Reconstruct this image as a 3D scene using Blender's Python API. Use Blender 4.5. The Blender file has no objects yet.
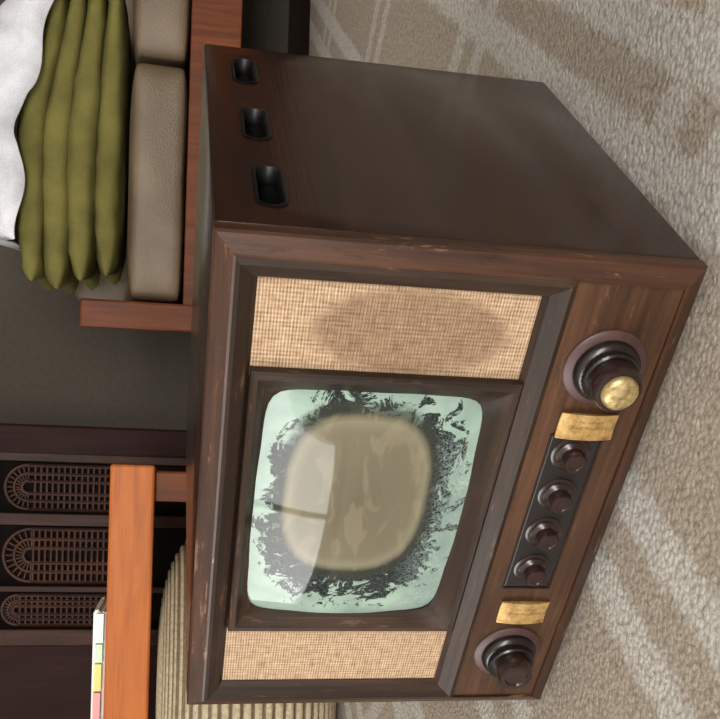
import bpy, bmesh, math, random
from mathutils import Vector, Matrix, noise
random.seed(4)
scene=bpy.context.scene
scene.view_settings.view_transform='Standard'
scene.view_settings.look='None'
col=scene.collection

def lin(c):
    out=[]
    for v in c:
        v=v/255.0
        out.append(v/12.92 if v<=0.04045 else ((v+0.055)/1.055)**2.4)
    return (out[0],out[1],out[2],1.0)

# ------------------------------------------------------------------ materials
class NT:
    def __init__(s,name):
        s.m=bpy.data.materials.new(name); s.m.use_nodes=True
        s.t=s.m.node_tree; s.b=s.t.nodes['Principled BSDF']
        s.tc=s.t.nodes.new('ShaderNodeTexCoord')
    def n(s,typ,**kw):
        nd=s.t.nodes.new(typ)
        for k,v in kw.items(): setattr(nd,k,v)
        return nd
    def l(s,a,b): s.t.links.new(a,b)
    def mapping(s,scale=(1,1,1),loc=(0,0,0),rot=(0,0,0)):
        m=s.n('ShaderNodeMapping'); s.l(s.tc.outputs['Object'],m.inputs[0])
        m.inputs['Scale'].default_value=scale; m.inputs['Location'].default_value=loc; m.inputs['Rotation'].default_value=rot
        return m.outputs[0]
    def noise(s,vec,scale,detail=4,rough=0.5,dist=0):
        nd=s.n('ShaderNodeTexNoise'); s.l(vec,nd.inputs['Vector'])
        nd.inputs['Scale'].default_value=scale; nd.inputs['Detail'].default_value=detail
        nd.inputs['Roughness'].default_value=rough; nd.inputs['Distortion'].default_value=dist
        return nd.outputs['Fac']
    def math(s,op,a,b=None,c=None,clamp=False):
        nd=s.n('ShaderNodeMath',operation=op); nd.use_clamp=clamp
        for i,v in enumerate((a,b,c)):
            if v is None: continue
            if isinstance(v,(int,float)): nd.inputs[i].default_value=v
            else: s.l(v,nd.inputs[i])
        return nd.outputs[0]
    def ramp(s,fac,stops):
        nd=s.n('ShaderNodeValToRGB'); cr=nd.color_ramp
        while len(cr.elements)<len(stops): cr.elements.new(0.5)
        for e,(p,c) in zip(cr.elements,stops):
            e.position=p; e.color=lin(c) if len(c)==3 else c
        s.l(fac,nd.inputs[0]); return nd.outputs[0]
    def mix(s,fac,a,b,mode='MIX'):
        nd=s.n('ShaderNodeMix',data_type='RGBA',blend_type=mode)
        if isinstance(fac,(int,float)): nd.inputs[0].default_value=fac
        else: s.l(fac,nd.inputs[0])
        for i,v in ((6,a),(7,b)):
            if isinstance(v,tuple): nd.inputs[i].default_value=lin(v) if len(v)==3 else v
            else: s.l(v,nd.inputs[i])
        return nd.outputs[2]
    def smooth(s,v,a,b):
        nd=s.n('ShaderNodeMapRange',interpolation_type='SMOOTHSTEP'); s.l(v,nd.inputs[0])
        nd.inputs[1].default_value=a; nd.inputs[2].default_value=b; return nd.outputs[0]
    def bump(s,h,strength=0.3,dist=0.002):
        nd=s.n('ShaderNodeBump'); nd.inputs['Strength'].default_value=strength; nd.inputs['Distance'].default_value=dist
        s.l(h,nd.inputs['Height']); s.l(nd.outputs[0],s.b.inputs['Normal'])
    def fin(s,color=None,rough=0.5,metal=0,coat=0,coatr=0.1,spec=None):
        if color is not None:
            if isinstance(color,tuple): s.b.inputs['Base Color'].default_value=lin(color)
            else: s.l(color,s.b.inputs['Base Color'])
        if isinstance(rough,(int,float)): s.b.inputs['Roughness'].default_value=rough
        else: s.l(rough,s.b.inputs['Roughness'])
        s.b.inputs['Metallic'].default_value=metal
        s.b.inputs['Coat Weight'].default_value=coat; s.b.inputs['Coat Roughness'].default_value=coatr
        if spec is not None: s.b.inputs['Specular IOR Level'].default_value=spec
        return s.m

def wood(name,dark,mid,light,axis='x',rough=0.35,coat=0.3,fine=1.0,coatr=0.15,spec=0.5,wear=0.0,wearcol=(150,112,82)):
    t=NT(name)
    st={'x':(1.2,14,14),'y':(14,1.2,14),'z':(14,14,1.2)}[axis]
    v=t.mapping(tuple(q*fine for q in st))
    n1=t.noise(v,2.0,6,0.6,0.6)
    st2={'x':(4,160,160),'y':(160,4,160),'z':(160,160,4)}[axis]
    n2=t.noise(t.mapping(st2),1.5,3,0.6)
    n3=t.noise(t.mapping((1,1,1)),6,3,0.6)
    f=t.math('ADD',t.math('MULTIPLY',n1,0.6),t.math('MULTIPLY',n2,0.25))
    f=t.math('ADD',f,t.math('MULTIPLY',n3,0.15))
    c=t.ramp(f,[(0.36,dark),(0.5,mid),(0.64,light)])
    if wear:
        st3={'x':(7,45,45),'y':(45,7,45),'z':(45,45,7)}[axis]
        nw=t.noise(t.mapping(st3),2.2,7,0.78,0.4)
        c=t.mix(t.math('MULTIPLY',t.smooth(nw,0.575,0.66),wear),c,wearcol)
        c=t.mix(t.math('MULTIPLY',t.smooth(nw,0.44,0.34),0.6),c,(26,16,11))
    r=t.math('ADD',t.math('MULTIPLY',n3,0.25),rough-0.12)
    t.bump(n2,0.12,0.001)
    return t.fin(c,r,coat=coat,coatr=coatr,spec=spec)

def plain(name,c,rough=0.5,metal=0,nscale=20,var=0.12,bump=0.0,coat=0,bdist=0.001,spec=None):
    t=NT(name); n=t.noise(t.mapping(),nscale,4)
    d=tuple(v*(1-var) for v in c); l=tuple(min(255,v*(1+var)) for v in c)
    if bump: t.bump(n,bump,bdist)
    return t.fin(t.ramp(n,[(0.3,d),(0.7,l)]),rough,metal,coat=coat,spec=spec)

M_side=wood('walnut_side',(26,13,9),(36,18,12),(50,27,18),'y',0.24,0.10,coatr=0.12,spec=0.42)
M_rim=wood('walnut_rim',(36,20,13),(57,34,22),(84,54,37),'x',0.42,0.06,spec=0.32,wear=0.7)
M_rimz=wood('walnut_rim_vertical',(36,20,13),(56,33,21),(82,52,35),'z',0.42,0.06,spec=0.32,wear=0.7)
M_panel=wood('walnut_front_panel',(40,25,16),(63,41,26),(90,60,40),'x',0.42,0.06,spec=0.32,wear=0.18)
M_mould=wood('walnut_moulding',(26,18,13),(42,29,21),(64,46,34),'x',0.48,0.0,spec=0.25,wear=0.25)
M_mouldz=wood('walnut_moulding_vertical',(26,18,13),(42,29,21),(64,46,34),'z',0.48,0.0,spec=0.25,wear=0.25)
M_black=plain('black_void',(6,5,5),0.6,spec=0.2)
M_foot=plain('black_rubber',(18,17,17),0.6)
M_bake=plain('brown_bakelite',(36,21,19),0.27,nscale=30,coat=0.2)
M_bakeplate=plain('maroon_bakelite',(70,47,45),0.45,nscale=60,coat=0.0)
M_knob=plain('dark_bakelite',(20,13,12),0.3,coat=0.2)
M_grom=plain('black_plastic_grommet',(9,7,7),0.42,spec=0.3)
M_panelblk=plain('panel_recess',(20,13,12),0.45,coat=0.0)
def brass():
    t=NT('aged_brass'); n=t.noise(t.mapping(),160,5,0.7)
    c=t.ramp(n,[(0.3,(110,90,54)),(0.5,(178,154,104)),(0.72,(216,202,162))])
    t.bump(n,0.25,0.0006)
    return t.fin(c,t.math('ADD',t.math('MULTIPLY',n,0.25),0.3),0.6)
M_brass=brass()
def badgem():
    t=NT('brass_badge'); sep=t.n('ShaderNodeSeparateXYZ'); t.l(t.tc.outputs['Object'],sep.inputs[0])
    n=t.noise(t.mapping(),110,6,0.7)
    c=t.ramp(n,[(0.3,(124,94,52)),(0.46,(180,144,88)),(0.62,(202,170,112)),(0.75,(216,192,142))])
    x=sep.outputs[0]; z=sep.outputs[2]
    g=t.math('GREATER_THAN',t.noise(t.mapping((1,1,1)),650,1),0.5)
    def row(x0,hw,zl):
        return t.math('MULTIPLY',t.math('LESS_THAN',t.math('ABSOLUTE',t.math('SUBTRACT',x,x0)),hw),t.math('LESS_THAN',t.math('ABSOLUTE',z),zl))
    mk=t.math('MULTIPLY',t.math('MAXIMUM',row(-0.001,0.0016,0.017),row(0.0045,0.001,0.012)),g)
    c=t.mix(t.math('MULTIPLY',mk,0.5),c,(90,62,34))
    return t.fin(c,0.42,0.5)
M_badge=badgem()

def clothm():
    t=NT('speaker_cloth'); sep=t.n('ShaderNodeSeparateXYZ'); t.l(t.tc.outputs['Object'],sep.inputs[0])
    x=sep.outputs[0]; z=sep.outputs[2]
    fx=t.math('SINE',t.math('MULTIPLY',x,2*math.pi/0.0034))
    fz=t.math('SINE',t.math('MULTIPLY',z,2*math.pi/0.0024))
    w=t.math('MULTIPLY',t.math('ADD',t.math('MULTIPLY',fx,0.30),t.math('MULTIPLY',fz,0.6)),0.17)
    n=t.noise(t.mapping((420,1,60)),1,3,0.7)
    n2=t.noise(t.mapping((60,1,520)),1,3,0.7)
    f=t.math('ADD',w,t.math('MULTIPLY',t.math('ADD',n,n2),0.52))
    c=t.ramp(f,[(0.28,(104,80,60)),(0.52,(162,134,106)),(0.78,(204,182,154))])
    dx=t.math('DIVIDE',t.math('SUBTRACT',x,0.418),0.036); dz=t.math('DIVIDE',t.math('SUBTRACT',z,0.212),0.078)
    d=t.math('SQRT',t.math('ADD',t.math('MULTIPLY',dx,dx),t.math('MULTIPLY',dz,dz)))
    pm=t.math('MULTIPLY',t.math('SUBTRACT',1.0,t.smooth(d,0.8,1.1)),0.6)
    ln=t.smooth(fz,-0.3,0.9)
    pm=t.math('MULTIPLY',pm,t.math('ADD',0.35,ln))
    c=t.mix(pm,c,(88,62,46))  # darker oval on right cloth: stain, with speaker shadow painted in
    t.bump(f,0.5,0.0008)
    return t.fin(c,0.85,spec=0.2)
M_cloth=clothm()

SC=(0.243,0.2255); SA,SB=0.1185,0.0875
def screenm():
    t=NT('picture_tube_glass'); sep=t.n('ShaderNodeSeparateXYZ'); t.l(t.tc.outputs['Object'],sep.inputs[0])
    x=sep.outputs[0]; z=sep.outputs[2]
    def sub(v,c,s): return t.math('DIVIDE',t.math('SUBTRACT',v,c),s)
    def pn(a,b,n):
        a=t.math('POWER',t.math('ABSOLUTE',a),n); b=t.math('POWER',t.math('ABSOLUTE',b),n)
        return t.math('POWER',t.math('ADD',a,b),1.0/n)
    r1=pn(sub(x,0.264,0.082),sub(z,0.232,0.061),2.8)
    r2=pn(sub(x,0.250,0.112),sub(z,0.227,0.084),2.8)
    nb=t.noise(t.mapping((1,1,1)),48,7,0.7,1.0)
    nbig=t.noise(t.mapping((1,1,1)),17,3,0.6)
    nf=t.noise(t.mapping((1,1,1)),460,3,0.7)
    mint=t.ramp(t.noise(t.mapping(),30,4),[(0.3,(124,144,134)),(0.7,(152,172,158))])
    dark=t.ramp(nf,[(0.38,(24,28,28)),(0.6,(48,56,54)),(0.72,(96,112,104))])
    ff=t.math('ADD',r2,t.math('MULTIPLY',t.math('SUBTRACT',nb,0.5),1.15))
    ff=t.math('ADD',ff,t.math('MULTIPLY',t.math('SUBTRACT',nbig,0.5),0.7))
    fm=t.math('SUBTRACT',1.0,t.smooth(ff,0.95,0.97))
    nb2=t.noise(t.mapping((1,1,1),loc=(3,1,2)),60,6,0.72,1.2)
    isl=t.math('ADD',0.08,t.smooth(t.math('SUBTRACT',nb2,t.math('MULTIPLY',r2,0.10)),0.31,0.35))
    fm=t.math('MULTIPLY',fm,isl,None,True)
    c=t.mix(fm,mint,dark)
    st=t.math('MULTIPLY',t.math('SUBTRACT',1.0,t.smooth(z,0.160,0.190)),t.smooth(nf,0.40,0.55))
    st=t.math('MULTIPLY',st,t.math('SUBTRACT',1.0,t.smooth(x,0.30,0.34)))
    c=t.mix(t.math('MULTIPLY',st,0.6),c,(118,132,128))
    gap=t.math('SUBTRACT',1.0,t.smooth(t.math('ADD',r1,t.math('MULTIPLY',t.math('SUBTRACT',nb,0.5),0.3)),1.05,1.16))
    c=t.mix(t.math('MULTIPLY',gap,0.8),c,(48,50,44))
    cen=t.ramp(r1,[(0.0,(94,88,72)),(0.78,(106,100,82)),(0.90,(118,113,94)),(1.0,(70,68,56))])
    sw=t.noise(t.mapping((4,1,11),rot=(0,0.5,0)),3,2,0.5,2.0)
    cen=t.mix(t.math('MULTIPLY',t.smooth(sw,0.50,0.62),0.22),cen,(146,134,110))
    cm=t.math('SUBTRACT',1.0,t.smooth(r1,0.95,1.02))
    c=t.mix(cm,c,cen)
    return t.fin(c,0.04,spec=0.33)
M_screen=screenm()

def leather(name,c):
    t=NT(name); v=t.n('ShaderNodeTexVoronoi'); t.l(t.mapping(),v.inputs['Vector']); v.inputs['Scale'].default_value=220
    n=t.noise(t.mapping(),5,4)
    cc=t.ramp(n,[(0.3,tuple(q*0.86 for q in c)),(0.7,tuple(min(255,q*1.1) for q in c))])
    t.bump(t.math('ADD',v.outputs['Distance'],t.math('MULTIPLY',n,4)),0.25,0.003)
    return t.fin(cc,0.48)
M_leather=leather('taupe_leather',(112,95,76))
def fabric(name,c,sc=380,rough=0.9):
    t=NT(name); n=t.noise(t.mapping((1,1,1)),sc,3,0.7); n2=t.noise(t.mapping(),9,4)
    f=t.math('ADD',t.math('MULTIPLY',n,0.4),t.math('MULTIPLY',n2,0.6))
    cc=t.ramp(f,[(0.35,tuple(q*0.82 for q in c)),(0.65,tuple(min(255,q*1.1) for q in c))])
    t.bump(t.math('ADD',n,t.math('MULTIPLY',n2,3)),0.35,0.003)
    return t.fin(cc,rough,spec=0.2)
M_green=fabric('olive_green_fabric',(114,108,58))
M_white=fabric('white_cotton',(225,226,232))
M_orange=wood('honey_wood',(146,76,28),(172,94,38),(190,110,50),'x',0.45,0.0,spec=0.25)
M_orange2=wood('honey_wood_dark',(76,36,15),(98,50,22),(118,64,31),'z',0.45,0.0,spec=0.2)
M_carv=wood('carved_rosewood',(36,18,12),(54,29,19),(76,44,29),'z',0.5,0.0,spec=0.2)
M_carvside=wood('rosewood_side',(28,10,8),(38,15,11),(48,21,15),'z',0.6,0.0,spec=0.15)
M_carvback=plain('cabinet_back_panel',(12,7,6),0.8,spec=0.1)
M_wall=plain('wall_paint_taupe',(84,77,67),0.85,nscale=60,var=0.05,bump=0.1)
M_wallL=plain('wall_paint_light',(170,160,146),0.85,nscale=60,var=0.04,bump=0.1)
M_ceil=plain('ceiling_paint',(214,210,202),0.9,var=0.03)
M_whitepaint=plain('white_trim',(225,224,220),0.5,var=0.03)
M_floor=wood('dark_floorboards',(34,22,16),(48,31,22),(64,42,30),'x',0.5,0.1)
def poufm(nm,a,b):
    t=NT(nm)
    n=t.noise(t.mapping(),120,3,0.7)
    c=t.ramp(n,[(0.3,a),(0.7,b)])
    t.bump(n,0.3,0.002); return t.fin(c,0.85,spec=0.2)
M_pouf=poufm('ribbed_cream_fabric',(150,134,108),(190,176,148))
M_pouf2=poufm('ribbed_taupe_fabric',(96,82,64),(122,106,86))
def rugm():
    t=NT('berber_rug_pile'); sep=t.n('ShaderNodeSeparateXYZ'); t.l(t.tc.outputs['Object'],sep.inputs[0])
    wob=t.noise(t.mapping(),40,3,0.7)
    wb=t.math('MULTIPLY',t.math('SUBTRACT',wob,0.5),0.034)
    a=math.radians(55.6)
    def fam(nx,ny,off,P,dbl,hw):
        s=t.math('ADD',t.math('MULTIPLY',sep.outputs[0],nx),t.math('MULTIPLY',sep.outputs[1],ny))
        s=t.math('ADD',t.math('SUBTRACT',s,off),wb)
        s=t.math('DIVIDE',s,P); s=t.math('SUBTRACT',s,t.math('ROUND',s)); s=t.math('MULTIPLY',t.math('ABSOLUTE',s),P)
        d=t.math('ABSOLUTE',t.math('SUBTRACT',s,dbl))
        return t.math('SUBTRACT',1.0,t.smooth(d,hw-0.007,hw+0.008))
    f1=fam(math.sin(a),-math.cos(a),-0.163,0.34,0.046,0.022)
    f2=fam(math.sin(a),math.cos(a),0.02,0.62,0.046,0.022)
    pat=t.math('MAXIMUM',f1,t.math('MULTIPLY',f2,0.8))
    v=t.n('ShaderNodeTexVoronoi'); t.l(t.mapping((1,1.0,1)),v.inputs['Vector']); v.inputs['Scale'].default_value=160
    v.inputs['Randomness'].default_value=1.0
    n=t.noise(t.mapping(),230,5,0.8,0.8); nb=t.noise(t.mapping(),6,3)
    base=t.ramp(n,[(0.32,(154,138,122)),(0.5,(196,182,165)),(0.68,(224,212,198))])
    light=t.ramp(n,[(0.32,(194,186,176)),(0.5,(228,222,213)),(0.68,(244,240,233))])
    c=t.mix(pat,base,light)
    c=t.mix(t.math('MULTIPLY',t.smooth(v.outputs['Distance'],0.4,0.85),0.4),c,(128,113,98))
    c=t.mix(t.math('MULTIPLY',nb,0.12),c,(160,146,130))
    h=t.math('ADD',t.math('MULTIPLY',v.outputs['Distance'],-1.1),t.math('ADD',t.math('MULTIPLY',n,1.5),t.math('MULTIPLY',pat,0.35)))
    t.bump(h,0.85,0.006)
    return t.fin(c,0.95,spec=0.1)
M_rug=rugm()

# ------------------------------------------------------------------ mesh helpers
def mkobj(name,me,mats,parent=None,loc=None,rotz=0):
    o=bpy.data.objects.new(name,me); col.objects.link(o)
    for m in (mats if isinstance(mats,(list,tuple)) else [mats]): me.materials.append(m)
    if loc is not None: o.location=loc
    o.rotation_euler[2]=rotz
    if parent: o.parent=parent
    return o
def empty(name,loc=(0,0,0),rotz=0):
    e=bpy.data.objects.new(name,None); col.objects.link(e); e.location=loc; e.rotation_euler[2]=rotz; e.empty_display_size=0.1
    return e
def addbox(bm,lo,hi,bev=0,mat=0,M=None,seg=2):
    r=bmesh.ops.create_cube(bm,size=1.0); vs=r['verts']
    for v in vs:
        v.co=Vector([lo[i]+(v.co[i]+0.5)*(hi[i]-lo[i]) for i in range(3)])
    fs=set(f for v in vs for f in v.link_faces)
    for f in fs: f.material_index=mat
    if bev:
        es=set(e for v in vs for e in v.link_edges)
        r2=bmesh.ops.bevel(bm,geom=list(es),offset=bev,segments=seg,affect='EDGES',profile=0.5)
        vs=list(set(v for f in r2['faces'] for v in f.verts)|set(v for v in vs if v.is_valid))
        for f in set(f for v in vs for f in v.link_faces): f.material_index=mat
    if M: bmesh.ops.transform(bm,matrix=M,verts=vs)
    return vs
def fin(bm,name,mats,parent=None,loc=None,smooth=False,rotz=0):
    bmesh.ops.recalc_face_normals(bm,faces=bm.faces)
    me=bpy.data.meshes.new(name); bm.to_mesh(me); bm.free()
    if smooth:
        for p in me.polygons: p.use_smooth=True
    return mkobj(name,me,mats,parent,loc,rotz)
def box(name,lo,hi,mat,parent=None,bev=0.0,seg=2):
    bm=bmesh.new(); addbox(bm,lo,hi,bev,0,None,seg); return fin(bm,name,mat,parent)
def autosm(o,ang=35):
    for p in o.data.polygons: p.use_smooth=True
    bm=bmesh.new(); bm.from_mesh(o.data)
    for e in bm.edges:
        if len(e.link_faces)==2 and e.calc_face_angle(0)>math.radians(ang): e.smooth=False
    bm.to_mesh(o.data); bm.free()
def lathe(name,prof,loc,axis,mats,parent,n=48,flute=None,fd=0.05,midx=None):
    bm=bmesh.new(); ax=Vector(axis).normalized()
    u=ax.orthogonal().normalized(); w=ax.cross(u)
    rings=[]
    for k,(r,h) in enumerate(prof):
        ring=[]
        for i in range(n):
            a=2*math.pi*i/n; rr=r
            if flute and flute[0]<=k<=flute[1]: rr=r*(1-fd*(i%2))
            ring.append(bm.verts.new(ax*h+(u*math.cos(a)+w*math.sin(a))*max(rr,1e-5)))
        rings.append(ring)
    for k in range(len(rings)-1):
        for i in range(n):
            f=bm.faces.new((rings[k][i],rings[k][(i+1)%n],rings[k+1][(i+1)%n],rings[k+1][i]))
            if midx: f.material_index=midx[k]
    bm.faces.new(rings[0][::-1]); bm.faces.new(rings[-1])
    o=fin(bm,name,mats,parent,loc); autosm(o,40); return o

# ------------------------------------------------------------------ television
ZO=0.022; W,H,D=0.488,0.360,0.4357
tv=empty('television_set',(0,0,ZO))
bm=bmesh.new(); addbox(bm,(0,0.012,0),(W,D,H),0.0035,0,None,3)
cab=fin(bm,'cabinet',[M_side,M_black],tv)
cut=bmesh.new()
def rrpts(cy,cz,hy,hz,r,n=8):
    pts=[]
    for (sx,sz,a0) in ((1,1,0),(-1,1,90),(-1,-1,180),(1,-1,270)):
        for i in range(n+1):
            a=math.radians(a0+90*i/n); pts.append((cy+sx*(hy-r)+r*math.cos(a),cz+sz*(hz-r)+r*math.sin(a)))
    return pts
def rrect(bm,cy,cz,hy,hz,r,x0,x1,n=6):
    pts=rrpts(cy,cz,hy,hz,r,n)
    A=[bm.verts.new((x0,p[0],p[1])) for p in pts]; B=[bm.verts.new((x1,p[0],p[1])) for p in pts]
    k=len(pts)
    for i in range(k): bm.faces.new((A[i],A[(i+1)%k],B[(i+1)%k],B[i]))
    bm.faces.new(A[::-1]); bm.faces.new(B)
VENTS=((0.080,0.3175),(0.211,0.321),(0.355,0.3235))
for cy,cz in VENTS:
    rrect(cut,cy,cz,0.037,0.0115,0.0112,W-0.03,W+0.02)
co=fin(cut,'vent_cutter',M_black)
co.location=(0,0,ZO)
bpy.context.view_layer.update()
md=cab.modifiers.new('b','BOOLEAN'); md.operation='DIFFERENCE'; md.object=co; md.solver='EXACT'
dg=bpy.context.evaluated_depsgraph_get(); me=bpy.data.meshes.new_from_object(cab.evaluated_get(dg))
cab.modifiers.clear(); cab.data=me; bpy.data.objects.remove(co)
while len(me.materials)<2: me.materials.append(M_black)
for p in me.polygons:
    c=p.center
    if W-0.031<c.x<W-0.0008 and 0.300<c.z<0.338 and 0.03<c.y<0.40 and not (abs(p.normal.x)>0.9 and c.x>W-0.004): p.material_index=1
    else: p.material_index=0
autosm(cab,25)
for i,(cy,cz) in enumerate(VENTS):
    bm=bmesh.new(); rings=[]
    for (e,x) in ((0.0,W-0.02),(0.0002,W+0.0002),(0.0008,W+0.0012),(-0.0014,W+0.0016),(-0.0026,W+0.0004),(-0.0026,W-0.012)):
        rings.append([bm.verts.new((x,p[0],p[1])) for p in rrpts(cy,cz,0.037+e,0.0115+e,0.0112+e)])
    n=len(rings[0])
    for k in range(len(rings)-1):
        for j in range(n): bm.faces.new((rings[k][j],rings[k][(j+1)%n],rings[k+1][(j+1)%n],rings[k+1][j]))
    autosm(fin(bm,'vent_grommet_%d'%(i+1),M_grom,tv),50)

def rect(x0,x1,z0,z1,y):
    return [Vector((x0,y,z0)),Vector((x1,y,z0)),Vector((x1,y,z1)),Vector((x0,y,z1))]
def loft(name,loops,mats,parent,splitmat=False):
    bm=bmesh.new(); R=[[bm.verts.new(p) for p in lp] for lp in loops]; n=len(R[0])
    for k in range(len(R)-1):
        for i in range(n):
            f=bm.faces.new((R[k][i],R[k][(i+1)%n],R[k+1][(i+1)%n],R[k+1][i]))
            if splitmat:
                d=R[k+1][(i+1)%n].co-R[k+1][i].co
                f.material_index=1 if abs(d.z)>abs(d.x) else 0
    return fin(bm,name,mats,parent)
T=0.016
loft('front_rim',[rect(0.0005,W-0.0005,0.0005,H-0.0005,0.0125),rect(0.0005,W-0.0005,0.0005,H-0.0005,0.002),rect(0.002,W-0.002,0.002,H-0.002,0.0),
   rect(T-0.002,W-T+0.002,T-0.002,H-T+0.002,-0.0068),rect(T,W-T,T,H-T,-0.0072),rect(T+0.001,W-T-0.001,T+0.001,H-T-0.001,0.010)],[M_rim,M_rimz],tv,True)
box('control_panel',(T,-0.0050,T),(W-T,0.012,0.104),M_panel,tv,0.001)
loft('surround_moulding',[rect(T,W-T,0.100,H-T,0.0),rect(T,W-T,0.100,H-T,-0.0075),rect(T+0.004,W-T-0.004,0.104,H-T-0.003,-0.0095),
   rect(0.032,0.458,0.117,0.331,-0.004),rect(0.036,0.4555,0.121,0.328,0.000),rect(0.036,0.4555,0.121,0.328,0.004)],[M_mould,M_mouldz],tv,True)
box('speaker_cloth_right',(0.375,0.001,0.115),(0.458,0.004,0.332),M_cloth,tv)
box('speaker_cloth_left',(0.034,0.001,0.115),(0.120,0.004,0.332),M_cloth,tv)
def sl(cx,cz,a,b,n,y,N=128):
    out=[]
    for i in range(N):
        th=2*math.pi*i/N; c,s=math.cos(th),math.sin(th)
        k=1/max(abs(c),abs(s)) if n is None else (abs(c)**n+abs(s)**n)**(-1/n)
        out.append(Vector((cx+a*c*k,y,cz+b*s*k)))
    return out
fc=(0.246,0.2225); NN=11
loops=[sl(fc[0],fc[1],0.1375,0.1055,None,0.004),sl(fc[0],fc[1],0.1365,0.1045,None,-0.0055),sl(fc[0],fc[1],0.1345,0.1025,None,-0.0075),
 sl(fc[0]-0.0005,fc[1]+0.0005,0.1305,0.0985,None,-0.0070),sl(SC[0],SC[1],SA+0.003,SB+0.003,NN+2,0.0035),sl(SC[0],SC[1],SA,SB,NN,0.0062),sl(SC[0],SC[1],SA,SB,NN,0.012)]
fr=loft('screen_frame',loops,[M_mould,M_mouldz],tv,True); autosm(fr,20)
bm=bmesh.new(); N=128; K=14; prev=None
cv=bm.verts.new((SC[0],-0.0065,SC[1])); 
for k in range(1,K+1):
    q=k/K; nn=2+(NN-2)*q**2
    lp=sl(SC[0],SC[1],(SA+0.0015)*q,(SB+0.0015)*q,nn,0)
    ring=[]
    for p in lp:
        u=(p.x-SC[0])/SA; w=(p.z-SC[1])/SB
        rr=u*u+w*w
        p.y=-0.0065+0.0118*rr/(1+0.12*rr*rr)
        ring.append(bm.verts.new(p))
    if prev is None:
        for i in range(N): bm.faces.new((cv,ring[i],ring[(i+1)%N]))
    else:
        for i in range(N): bm.faces.new((prev[i],ring[i],ring[(i+1)%N],prev[(i+1)%N]))
    prev=ring
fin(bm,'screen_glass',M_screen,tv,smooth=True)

def bigknob(tag,x,z,cap):
    lathe('knob_plate_'+tag,[(0.033,0),(0.033,0.002),(0.031,0.0035),(0.024,0.0045),(0.022,0.003)],(x,-0.005,z),(0,-1,0),M_bakeplate,tv,64)
    lathe('knob_skirt_'+tag,[(0.0255,0),(0.0265,0.002),(0.0262,0.005),(0.0235,0.009),(0.0222,0.0095),(0.0222,0.015),(0.0205,0.0165)],(x,-0.008,z),(0,-1,0),M_knob,tv,72,flute=(4,5),fd=0.03)
    if cap:
        lathe('knob_body_'+tag,[(0.0185,0),(0.0195,0.003),(0.0195,0.013),(0.0175,0.016),(0.012,0.017)],(x,-0.024,z),(0,-1,0),M_bake,tv,60,flute=(1,2),fd=0.035)
        lathe('knob_cap_'+tag,[(0.0140,0),(0.0143,0.0015),(0.0138,0.004),(0.0115,0.0062),(0.006,0.0072),(0.0005,0.0074)],(x,-0.0395,z),(0,-1,0),M_brass,tv,48)
    else:
        lathe('knob_body_'+tag,[(0.0165,0),(0.0175,0.003),(0.0165,0.013),(0.0150,0.016),(0.011,0.0162),(0.010,0.0145),(0.0005,0.014)],(x,-0.024,z),(0,-1,0),M_bake,tv,60,flute=(1,2),fd=0.035)
bigknob('right',0.402,0.058,True)
bigknob('left',0.082,0.058,False)
bm=bmesh.new(); addbox(bm,(0.168,-0.0058,0.040),(0.336,-0.001,0.082),0.001)
fin(bm,'control_strip',M_panelblk,tv)
loft('control_strip_trim',[rect(0.166,0.338,0.038,0.084,-0.004),rect(0.166,0.338,0.038,0.084,-0.0066),rect(0.1678,0.3362,0.0398,0.0822,-0.0066),rect(0.1678,0.3362,0.0398,0.0822,-0.004)],M_bake,tv)
for i,x in enumerate((0.192,0.2345,0.277,0.3195)):
    lathe('small_knob_plate_%d'%(i+1),[(0.0165,0),(0.0165,0.0012),(0.0150,0.002),(0.012,0.002)],(x,-0.0055,0.062),(0,-1,0),M_bake,tv,36)
    lathe('small_knob_%d'%(i+1),[(0.0125,0.001),(0.0125,0.003),(0.0105,0.0045),(0.0095,0.006),(0.0098,0.014),(0.0085,0.016),(0.006,0.0162),(0.0055,0.0155),(0.0004,0.0153)],(x,-0.0055,0.062),(0,-1,0),M_bake,tv,36,flute=(3,4))
def badge(tag,x,z,w,h):
    bm=bmesh.new(); nx,nz=10,14; g=[]
    for lay in (0,1):
        gg=[]
        for i in range(nx+1):
            row=[]
            for j in range(nz+1):
                u=2*i/nx-1; v=2*j/nz-1
                y=-(0.0032+0.0026*(1-v*v)-0.0012*(1-u*u))-lay*0.0012
                row.append(bm.verts.new((u*w/2,y,v*h/2)))
            gg.append(row)
        g.append(gg)
    for lay in (0,1):
        for i in range(nx):
            for j in range(nz): bm.faces.new((g[lay][i][j],g[lay][i+1][j],g[lay][i+1][j+1],g[lay][i][j+1]))
    per=[(i,0) for i in range(nx)]+[(nx,j) for j in range(nz)]+[(i,nz) for i in range(nx,0,-1)]+[(0,j) for j in range(nz,0,-1)]
    for k in range(len(per)):
        a,b=per[k],per[(k+1)%len(per)]
        bm.faces.new((g[0][a[0]][a[1]],g[0][b[0]][b[1]],g[1][b[0]][b[1]],g[1][a[0]][a[1]]))
    addbox(bm,(-w/2+0.002,-0.004,-h/2+0.002),(w/2-0.002,0.0,h/2-0.002),0.0005)
    o=fin(bm,'brass_badge_'+tag,M_badge,tv,(x,-0.004,z)); autosm(o,50)
badge('right',0.3485,0.057,0.024,0.048)
badge('left',0.1375,0.057,0.026,0.046)
for i,(x,y) in enumerate(((0.035,0.045),(W-0.035,0.045),(0.035,D-0.045),(W-0.035,D-0.045))):
    lathe('foot_%d'%(i+1),[(0.014,0),(0.014,-0.010),(0.012,-0.0122)],(x,y,0.0005),(0,0,1),M_foot,tv,24)

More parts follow.
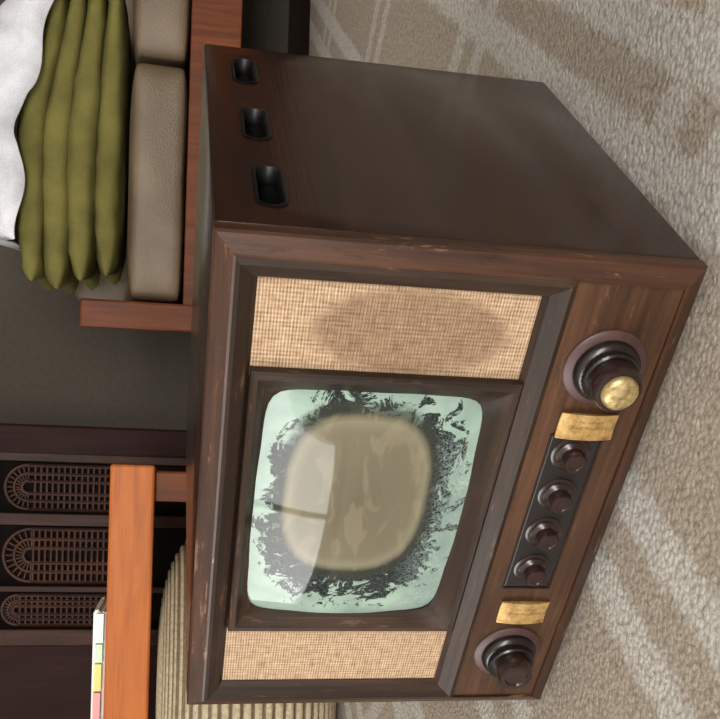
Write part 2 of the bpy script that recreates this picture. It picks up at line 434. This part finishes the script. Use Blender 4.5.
# ------------------------------------------------------------------ room frame
CX,CY,CZ=0.76854,-0.62563,0.40951
TH=math.atan2(0.6207,0.7841)
def room(x,y,z=0):
    return Vector((CX+x*0.7841-y*0.6207,CY+x*0.6207+y*0.7841,z))
def rbox(name,lo,hi,mat,bev=0):
    c=[(lo[i]+hi[i])/2 for i in range(3)]
    bm=bmesh.new(); addbox(bm,[lo[i]-c[i] for i in range(3)],[hi[i]-c[i] for i in range(3)],bev)
    return fin(bm,name,mat,None,room(*c),rotz=TH)
def rmesh(bm,name,mat): return fin(bm,name,mat,None,room(0,0,0),rotz=TH)
rbox('floor',(-3.3,-3.1,-0.05),(3.3,3.8,0),M_floor)
bm=bmesh.new(); addbox(bm,(-2.3,-1.6,0),(2.6,3.02,0.010),0.003)  # rug ends early so dark floor stands in for shade under sofa
rmesh(bm,'area_rug',M_rug)
rbox('wall_back',(-3.3,3.7,0),(3.3,3.8,2.5),M_wall)
rbox('wall_right',(3.2,-3.0,0),(3.3,3.7,2.5),M_wall)
rbox('ceiling',(-3.3,-3.1,2.5),(3.3,3.8,2.55),M_ceil)
bm=bmesh.new()
addbox(bm,(-3.3,-3.0,0),(-3.2,-1.1,2.5)); addbox(bm,(-3.3,1.3,0),(-3.2,3.7,2.5)); addbox(bm,(-3.3,-1.1,2.15),(-3.2,1.3,2.5)); addbox(bm,(-3.3,-1.1,0),(-3.2,1.3,0.12))
rmesh(bm,'wall_left',M_wallL)
bm=bmesh.new()
for y0,y1 in ((-1.1,-1.04),(0.06,0.14),(1.24,1.3)): addbox(bm,(-3.27,y0,0.12),(-3.19,y1,2.15))
for z0,z1 in ((0.12,0.2),(2.08,2.15)): addbox(bm,(-3.26,-1.1,z0),(-3.2,1.3,z1))
rmesh(bm,'window_1',M_whitepaint)
bm=bmesh.new()
addbox(bm,(-3.3,-3.1,0),(-1.6,-3.0,2.5)); addbox(bm,(2.0,-3.1,0),(3.3,-3.0,2.5)); addbox(bm,(-1.6,-3.1,2.15),(2.0,-3.0,2.5)); addbox(bm,(-1.6,-3.1,0),(2.0,-3.0,0.7))
rmesh(bm,'wall_front',M_wallL)
bm=bmesh.new()
for x0,x1 in ((-1.6,-1.54),(-0.43,-0.37),(0.77,0.83),(1.94,2.0)): addbox(bm,(x0,-3.06,0.7),(x1,-2.98,2.15))
for z0,z1 in ((0.7,0.76),(2.09,2.15)): addbox(bm,(-1.6,-3.06,z0),(2.0,-2.99,z1))
rmesh(bm,'added_window_2',M_whitepaint)  # invented window behind the camera, frames the added fill light

# ------------------------------------------------------------------ sofa
def cushion(name,w,d,h,mat,parent,loc,puff=0.02,bev=0.03,seed=0,wr=0.004):
    bm=bmesh.new(); addbox(bm,(-w/2,-d/2,-h/2),(w/2,d/2,h/2))
    bmesh.ops.subdivide_edges(bm,edges=bm.edges[:],cuts=11,use_grid_fill=True)
    for v in bm.verts:
        u=Vector((2*v.co.x/w,2*v.co.y/d,2*v.co.z/h))
        r=bev
        c=Vector((max(-w/2+r,min(w/2-r,v.co.x)),max(-d/2+r,min(d/2-r,v.co.y)),max(-h/2+r,min(h/2-r,v.co.z))))
        dd=v.co-c
        if dd.length>1e-6: v.co=c+dd.normalized()*min(r,dd.length if dd.length<r else r)
        m=(1-min(1,abs(u.x))**3)*(1-min(1,abs(u.y))**3)
        v.co.z+=puff*m*(1 if u.z>0 else -0.2 if u.z<0 else 0)
        my=(1-min(1,abs(u.x))**4)*(1-min(1,abs(u.z))**2)
        v.co.y+=puff*0.5*my*(1 if u.y>0.9 else -1 if u.y<-0.9 else 0)
        v.co+=v.normal*wr*noise.noise(Vector((v.co.x*9+seed*7,v.co.y*9,v.co.z*12)))
    o=fin(bm,name,mat,parent,loc,smooth=True)
    md=o.modifiers.new('s','SUBSURF'); md.levels=1; md.render_levels=1
    return o
SR=TH-math.radians(8)
sofa=empty('sofa',room(0.015,2.86,0),SR)
for i,(x0,x1) in enumerate(((0.486,1.120),(1.130,1.78),(1.790,2.44))):
    cushion('seat_cushion_%d'%(i+1),x1-x0,0.66,0.150,M_leather,sofa,((x0+x1)/2,0.345,0.447),0.010,0.026,i)
    cushion('back_cushion_%d'%(i+1),x1-x0,0.12,0.22,M_leather,sofa,((x0+x1)/2,0.66,0.61),0.01,0.04,i+5)
box('front_rail',(0.47,0.015,0.236),(2.46,0.05,0.370),M_orange2,sofa,0.003)
box('seat_deck',(0.47,0.05,0.34),(2.46,0.72,0.370),M_orange2,sofa,0.003)
box('arm_panel_left',(0.405,0.0,0.0105),(0.481,0.10,0.645),M_orange2,sofa,0.006)
box('arm_rail_left',(0.435,0.10,0.36),(0.481,0.74,0.56),M_orange2,sofa,0.004)
box('arm_panel_right',(2.448,0.0,0.0105),(2.525,0.10,0.645),M_orange2,sofa,0.006)
box('arm_rail_right',(2.448,0.10,0.36),(2.495,0.74,0.56),M_orange2,sofa,0.004)
box('back_rail',(0.47,0.72,0.20),(2.46,0.755,0.62),M_orange2,sofa,0.004)
box('rear_leg_left',(0.475,0.68,0.0),(0.53,0.75,0.36),M_orange2,sofa,0.004)
box('rear_leg_right',(2.40,0.68,0.0105),(2.455,0.75,0.36),M_orange2,sofa,0.004)
def sl2(x,y,z):
    b=room(0.015,2.86,0); return Vector((b.x+x*math.cos(SR)-y*math.sin(SR),b.y+x*math.sin(SR)+y*math.cos(SR),z))

def pillow(bm,c,w,d,t,seed,tilt=0,yaw=0):
    n=30; V={}
    Mx=Matrix.Translation(Vector(c))@Matrix.Rotation(yaw,4,'Z')@Matrix.Rotation(tilt,4,'Y')
    for s in (1,-1):
        for i in range(n+1):
            for j in range(n+1):
                if (i in (0,n) or j in (0,n)) and s==-1: V[(s,i,j)]=V[(1,i,j)]; continue
                u=math.sin(math.pi/2*(2*i/n-1)); v=math.sin(math.pi/2*(2*j/n-1))
                th=(max(0,(1-u**4)*(1-v**4)))**0.33
                x=u*w/2*(1-0.04*(1-abs(v)**2)*abs(u)**3); y=v*d/2*(1-0.04*(1-abs(u)**2)*abs(v)**3)
                z=s*t/2*th+0.008*noise.noise(Vector((x*7+seed*5,y*7,s*3)))*th + 0.006*noise.noise(Vector((x*20+seed*5,y*20,s*3)))
                V[(s,i,j)]=bm.verts.new(Mx@Vector((x,y,z)))
    for s in (1,-1):
        for i in range(n):
            for j in range(n):
                q=(V[(s,i,j)],V[(s,i+1,j)],V[(s,i+1,j+1)],V[(s,i,j+1)])
                try: bm.faces.new(q if s==1 else q[::-1])
                except ValueError: pass
def sag(x):
    s=max(0.0,min(1.0,(x+0.05)/0.45)); return s*s*(3-2*s)
bm=bmesh.new()
pillow(bm,(0.02,0.00,0.042),0.80,0.46,0.086,1,0.0,0.0)
pillow(bm,(0.01,-0.008,0.112),0.82,0.46,0.092,2,0.0,0.01)
pillow(bm,(-0.01,0.006,0.182),0.82,0.46,0.094,3,0.0,-0.01)
pillow(bm,(0.0,0.00,0.248),0.82,0.46,0.090,4,0.0,0.015)
for v in bm.verts:
    v.co.z*=1-0.30*sag(v.co.x)
    s2=max(0.0,min(1.0,(-v.co.x-0.2)/0.25)); v.co.z-=0.012*s2*(v.co.z/0.25)
fin(bm,'green_cushion_stack',M_green,None,sl2(0.925,0.285,0.540),smooth=True,rotz=SR)
bm=bmesh.new(); n=60; G=[]
for i in range(n+1):
    row=[]
    for j in range(n+1):
        u=2*i/n-1; v=2*j/n-1
        x=u*0.36; y=v*0.245
        base=0.16*(max(0,1-abs(u)**3)*max(0,1-abs(v)**4))**0.45
        z=base+0.04*noise.noise(Vector((x*7,y*7,1.3)))*(1-abs(v)**4)+0.02*abs(noise.noise(Vector((x*16,y*5,4.3))))
        z=max(0.006,z)
        z-=0.095*sag(x+0.06)
        fr_=max(0.0,(-v-0.86)/0.14); z-=0.045*fr_*(0.7+0.3*math.sin(x*23)); y-=0.008*fr_
        row.append(bm.verts.new((x,y,z)))
    G.append(row)
for i in range(n):
    for j in range(n): bm.faces.new((G[i][j],G[i+1][j],G[i+1][j+1],G[i][j+1]))
o=fin(bm,'white_cloth',M_white,None,sl2(0.985,0.275,0.832),smooth=True,rotz=SR)
o.modifiers.new('t','SOLIDIFY').thickness=0.006

# ------------------------------------------------------------------ carved cabinet
cabn=empty('carved_wooden_cabinet',room(0,3.2,0),TH)
box('carcass',(-1.15,0.03,0.0),(0.13,0.42,1.7),M_carvside,cabn,0.004)
box('inner_back',(-1.12,0.022,0.1),(0.07,0.032,1.6),M_carvback,cabn)
box('corner_post',(0.075,-0.01,0.0),(0.165,0.44,1.7),M_carvside,cabn,0.008)
bm=bmesh.new()
def bx(*a,**k): addbox(bm,*a,**k)
bx((-1.15,0.0,0.0),(0.08,0.03,0.10)); bx((-1.15,0.0,1.6),(0.08,0.03,1.7))
doors=[(-0.108,0.052),(-0.332,-0.145),(-0.465,-0.350)]
prev=0.08
for (a,b) in doors:
    bx((b,-0.004,0.1),(prev,0.03,1.6),bev=0.003); prev=a
bx((prev-0.05,-0.004,0.1),(prev,0.03,1.6),bev=0.003)
bx((-1.15,-0.004,0.1),(-1.08,0.03,1.6),bev=0.003)
def rod(p,q,r):
    p=Vector(p); q=Vector(q); d=q-p
    M=Matrix.Translation((p+q)/2)@d.to_track_quat('Z','Y').to_matrix().to_4x4()
    bmesh.ops.create_cone(bm,cap_ends=False,segments=6,radius1=r,radius2=r,depth=d.length,matrix=M)
for (a,b) in doors:
    w=b-a; cx=(a+b)/2; r=w/2-0.012
    for tier in range(2):
        z0=0.54 if tier==0 else 1.02; zt=0.885 if tier==0 else 1.5
        bx((a,-0.002,z0-0.03),(b,0.028,z0),bev=0.003); bx((a,-0.002,zt+0.02),(b,0.028,zt+0.07),bev=0.003)
        zc=zt-r
        for rr,th in ((r,0.006),(r*0.62,0.005),(r*0.28,0.006)):
            seg=16
            for k in range(seg):
                t0=math.pi*k/seg; t1=math.pi*(k+1)/seg
                rod((cx+rr*math.cos(t0),0.015,zc+rr*math.sin(t0)),(cx+rr*math.cos(t1),0.015,zc+rr*math.sin(t1)),th)
        for k in range(13):
            t0=math.pi*k/12
            rod((cx+r*0.28*math.cos(t0),0.017,zc+r*0.28*math.sin(t0)),(cx+r*math.cos(t0),0.017,zc+r*math.sin(t0)),0.0036)
        for rr in (1,0.62,0.28,-0.28,-0.62,-1): rod((cx+rr*r,0.015,z0),(cx+rr*r,0.015,zc),0.0060)
        zz=z0+0.012
        while zz<zc-0.003:
            rod((cx-r,0.015,zz),(cx+r,0.015,zz),0.0048)
            zz+=0.0175
fin(bm,'carved_front',M_carv,cabn)
box('plain_door',(-1.08,0.010,0.1),(-0.515,0.031,1.6),M_carvside,cabn,0.004)

# ------------------------------------------------------------------ wooden table
tb=empty('wooden_table',room(0,2.3,0),TH)
box('top',(-1.15,0.0,0.428),(0.037,0.035,0.527),M_orange,tb,0.006)
box('top_panel',(-1.15,0.035,0.495),(0.037,0.60,0.526),M_orange,tb,0.004)
box('apron_side',(0.006,0.035,0.428),(0.034,0.56,0.496),M_orange,tb,0.003)
for i,(x,y) in enumerate(((-0.045,0.02),(-0.045,0.50),(-1.12,0.02),(-1.12,0.50))):
    box('leg_%d'%(i+1),(x,y,0.0105),(x+0.07,y+0.07,0.430),M_orange2,tb,0.006)  # legs take the darker wood to colour in shade under the table
pcs=[(232,232,228),(226,160,156),(232,212,130),(150,186,210),(205,222,196)]
PM=[plain('paper_%d'%i,c,0.8,var=0.03) for i,c in enumerate(pcs)]
bm=bmesh.new(); z=0.0
for i in range(10):
    dx=random.uniform(-.004,.004)
    addbox(bm,(-0.26+dx,-0.12,z),(0.17+dx,0.14,z+0.0027),0,0); z+=0.003
segs=[(0.17,0.10,0),(0.10,0.055,4),(0.055,-0.01,2),(-0.01,-0.09,1),(-0.09,-0.17,3),(-0.17,-0.26,1)]
for k,(b,a,m) in enumerate(segs):
    addbox(bm,(a,-0.137,0.006+0.001*k),(b-0.004,0.02,0.022+0.001*k),0.0005,m)
fin(bm,'paper_stack',PM,None,room(-0.47,2.47,0.5275),rotz=TH)

# ------------------------------------------------------------------ ribbed pouf
prof=[]; Rp,Hp=0.385,0.395
n=150
for i in range(n+1):
    s=i/n; a=-math.pi/2+math.pi*s
    rr=Rp*(abs(math.cos(a))**0.55); zz=Hp/2+Hp/2*math.copysign(abs(math.sin(a))**0.8,math.sin(a))
    prof.append((rr+0.0,zz))
L=[0]
for i in range(1,len(prof)): L.append(L[-1]+math.hypot(prof[i][0]-prof[i-1][0],prof[i][1]-prof[i-1][1]))
fine=[]; mi=[]; steps=int(L[-1]/0.0025)
k=0
for q in range(steps+1):
    s=L[-1]*q/steps
    while k<len(L)-2 and L[k+1]<s: k+=1
    f=(s-L[k])/max(1e-9,L[k+1]-L[k]); r=prof[k][0]+(prof[k+1][0]-prof[k][0])*f; z=prof[k][1]+(prof[k+1][1]-prof[k][1])*f
    dr=prof[k+1][0]-prof[k][0]; dz=prof[k+1][1]-prof[k][1]; m=math.hypot(dr,dz)+1e-9
    sn=abs(math.sin(math.pi*s/0.022))
    mi.append(1 if sn<0.5 else 0)
    fine.append((max(0.0005,r+dz/m*0.007*sn),max(0.0005,z-dr/m*0.007*sn)))
o=lathe('ribbed_pouf',fine,room(-0.475,2.42,0.0103),(0,0,1),[M_pouf,M_pouf2],None,72,midx=mi)
for p in o.data.polygons: p.use_smooth=True

# ------------------------------------------------------------------ light
w=bpy.data.worlds.new('W'); scene.world=w; w.use_nodes=True
bg=w.node_tree.nodes['Background']; bg.inputs[0].default_value=(0.86,0.93,1.0,1); bg.inputs[1].default_value=1.0
def area(name,loc,d,sx,sy,e,c):
    ld=bpy.data.lights.new(name,'AREA'); ld.shape='RECTANGLE'; ld.size=sx; ld.size_y=sy; ld.energy=e; ld.color=c
    lo=bpy.data.objects.new(name,ld); col.objects.link(lo); lo.location=loc
    lo.rotation_euler=d.to_track_quat('-Z','Y').to_euler()
area('window_daylight_left',room(-3.3,0.1,1.15),Vector((0.7841,0.6207,0)),2.3,1.9,105,(1.0,0.98,0.94))
area('added_front_fill',room(0.2,-3.05,1.42),Vector((-0.6207,0.7841,0)),3.5,1.35,210,(1.0,0.98,0.95))  # fill light added behind the camera to brighten the near rug

# ------------------------------------------------------------------ camera
cd=bpy.data.cameras.new('camera'); cam=bpy.data.objects.new('camera',cd); col.objects.link(cam)
R=Vector((0.7802813584,0.6248025203,0.0279787827));U=Vector((-0.143804754,0.135693625,0.98025886));F=Vector((-0.608671664,0.768901197,-0.195728778))
cx,cy_,cz=-U,R,-F
cam.matrix_world=Matrix(((cx.x,cy_.x,cz.x,CX),(cx.y,cy_.y,cz.y,CY),(cx.z,cy_.z,cz.z,CZ),(0,0,0,1)))
cd.sensor_width=36; cd.sensor_fit='HORIZONTAL'; cd.lens=995.3/720*36
cd.shift_x=-1.8/720; cd.shift_y=128/720; cd.clip_start=0.02
scene.camera=cam
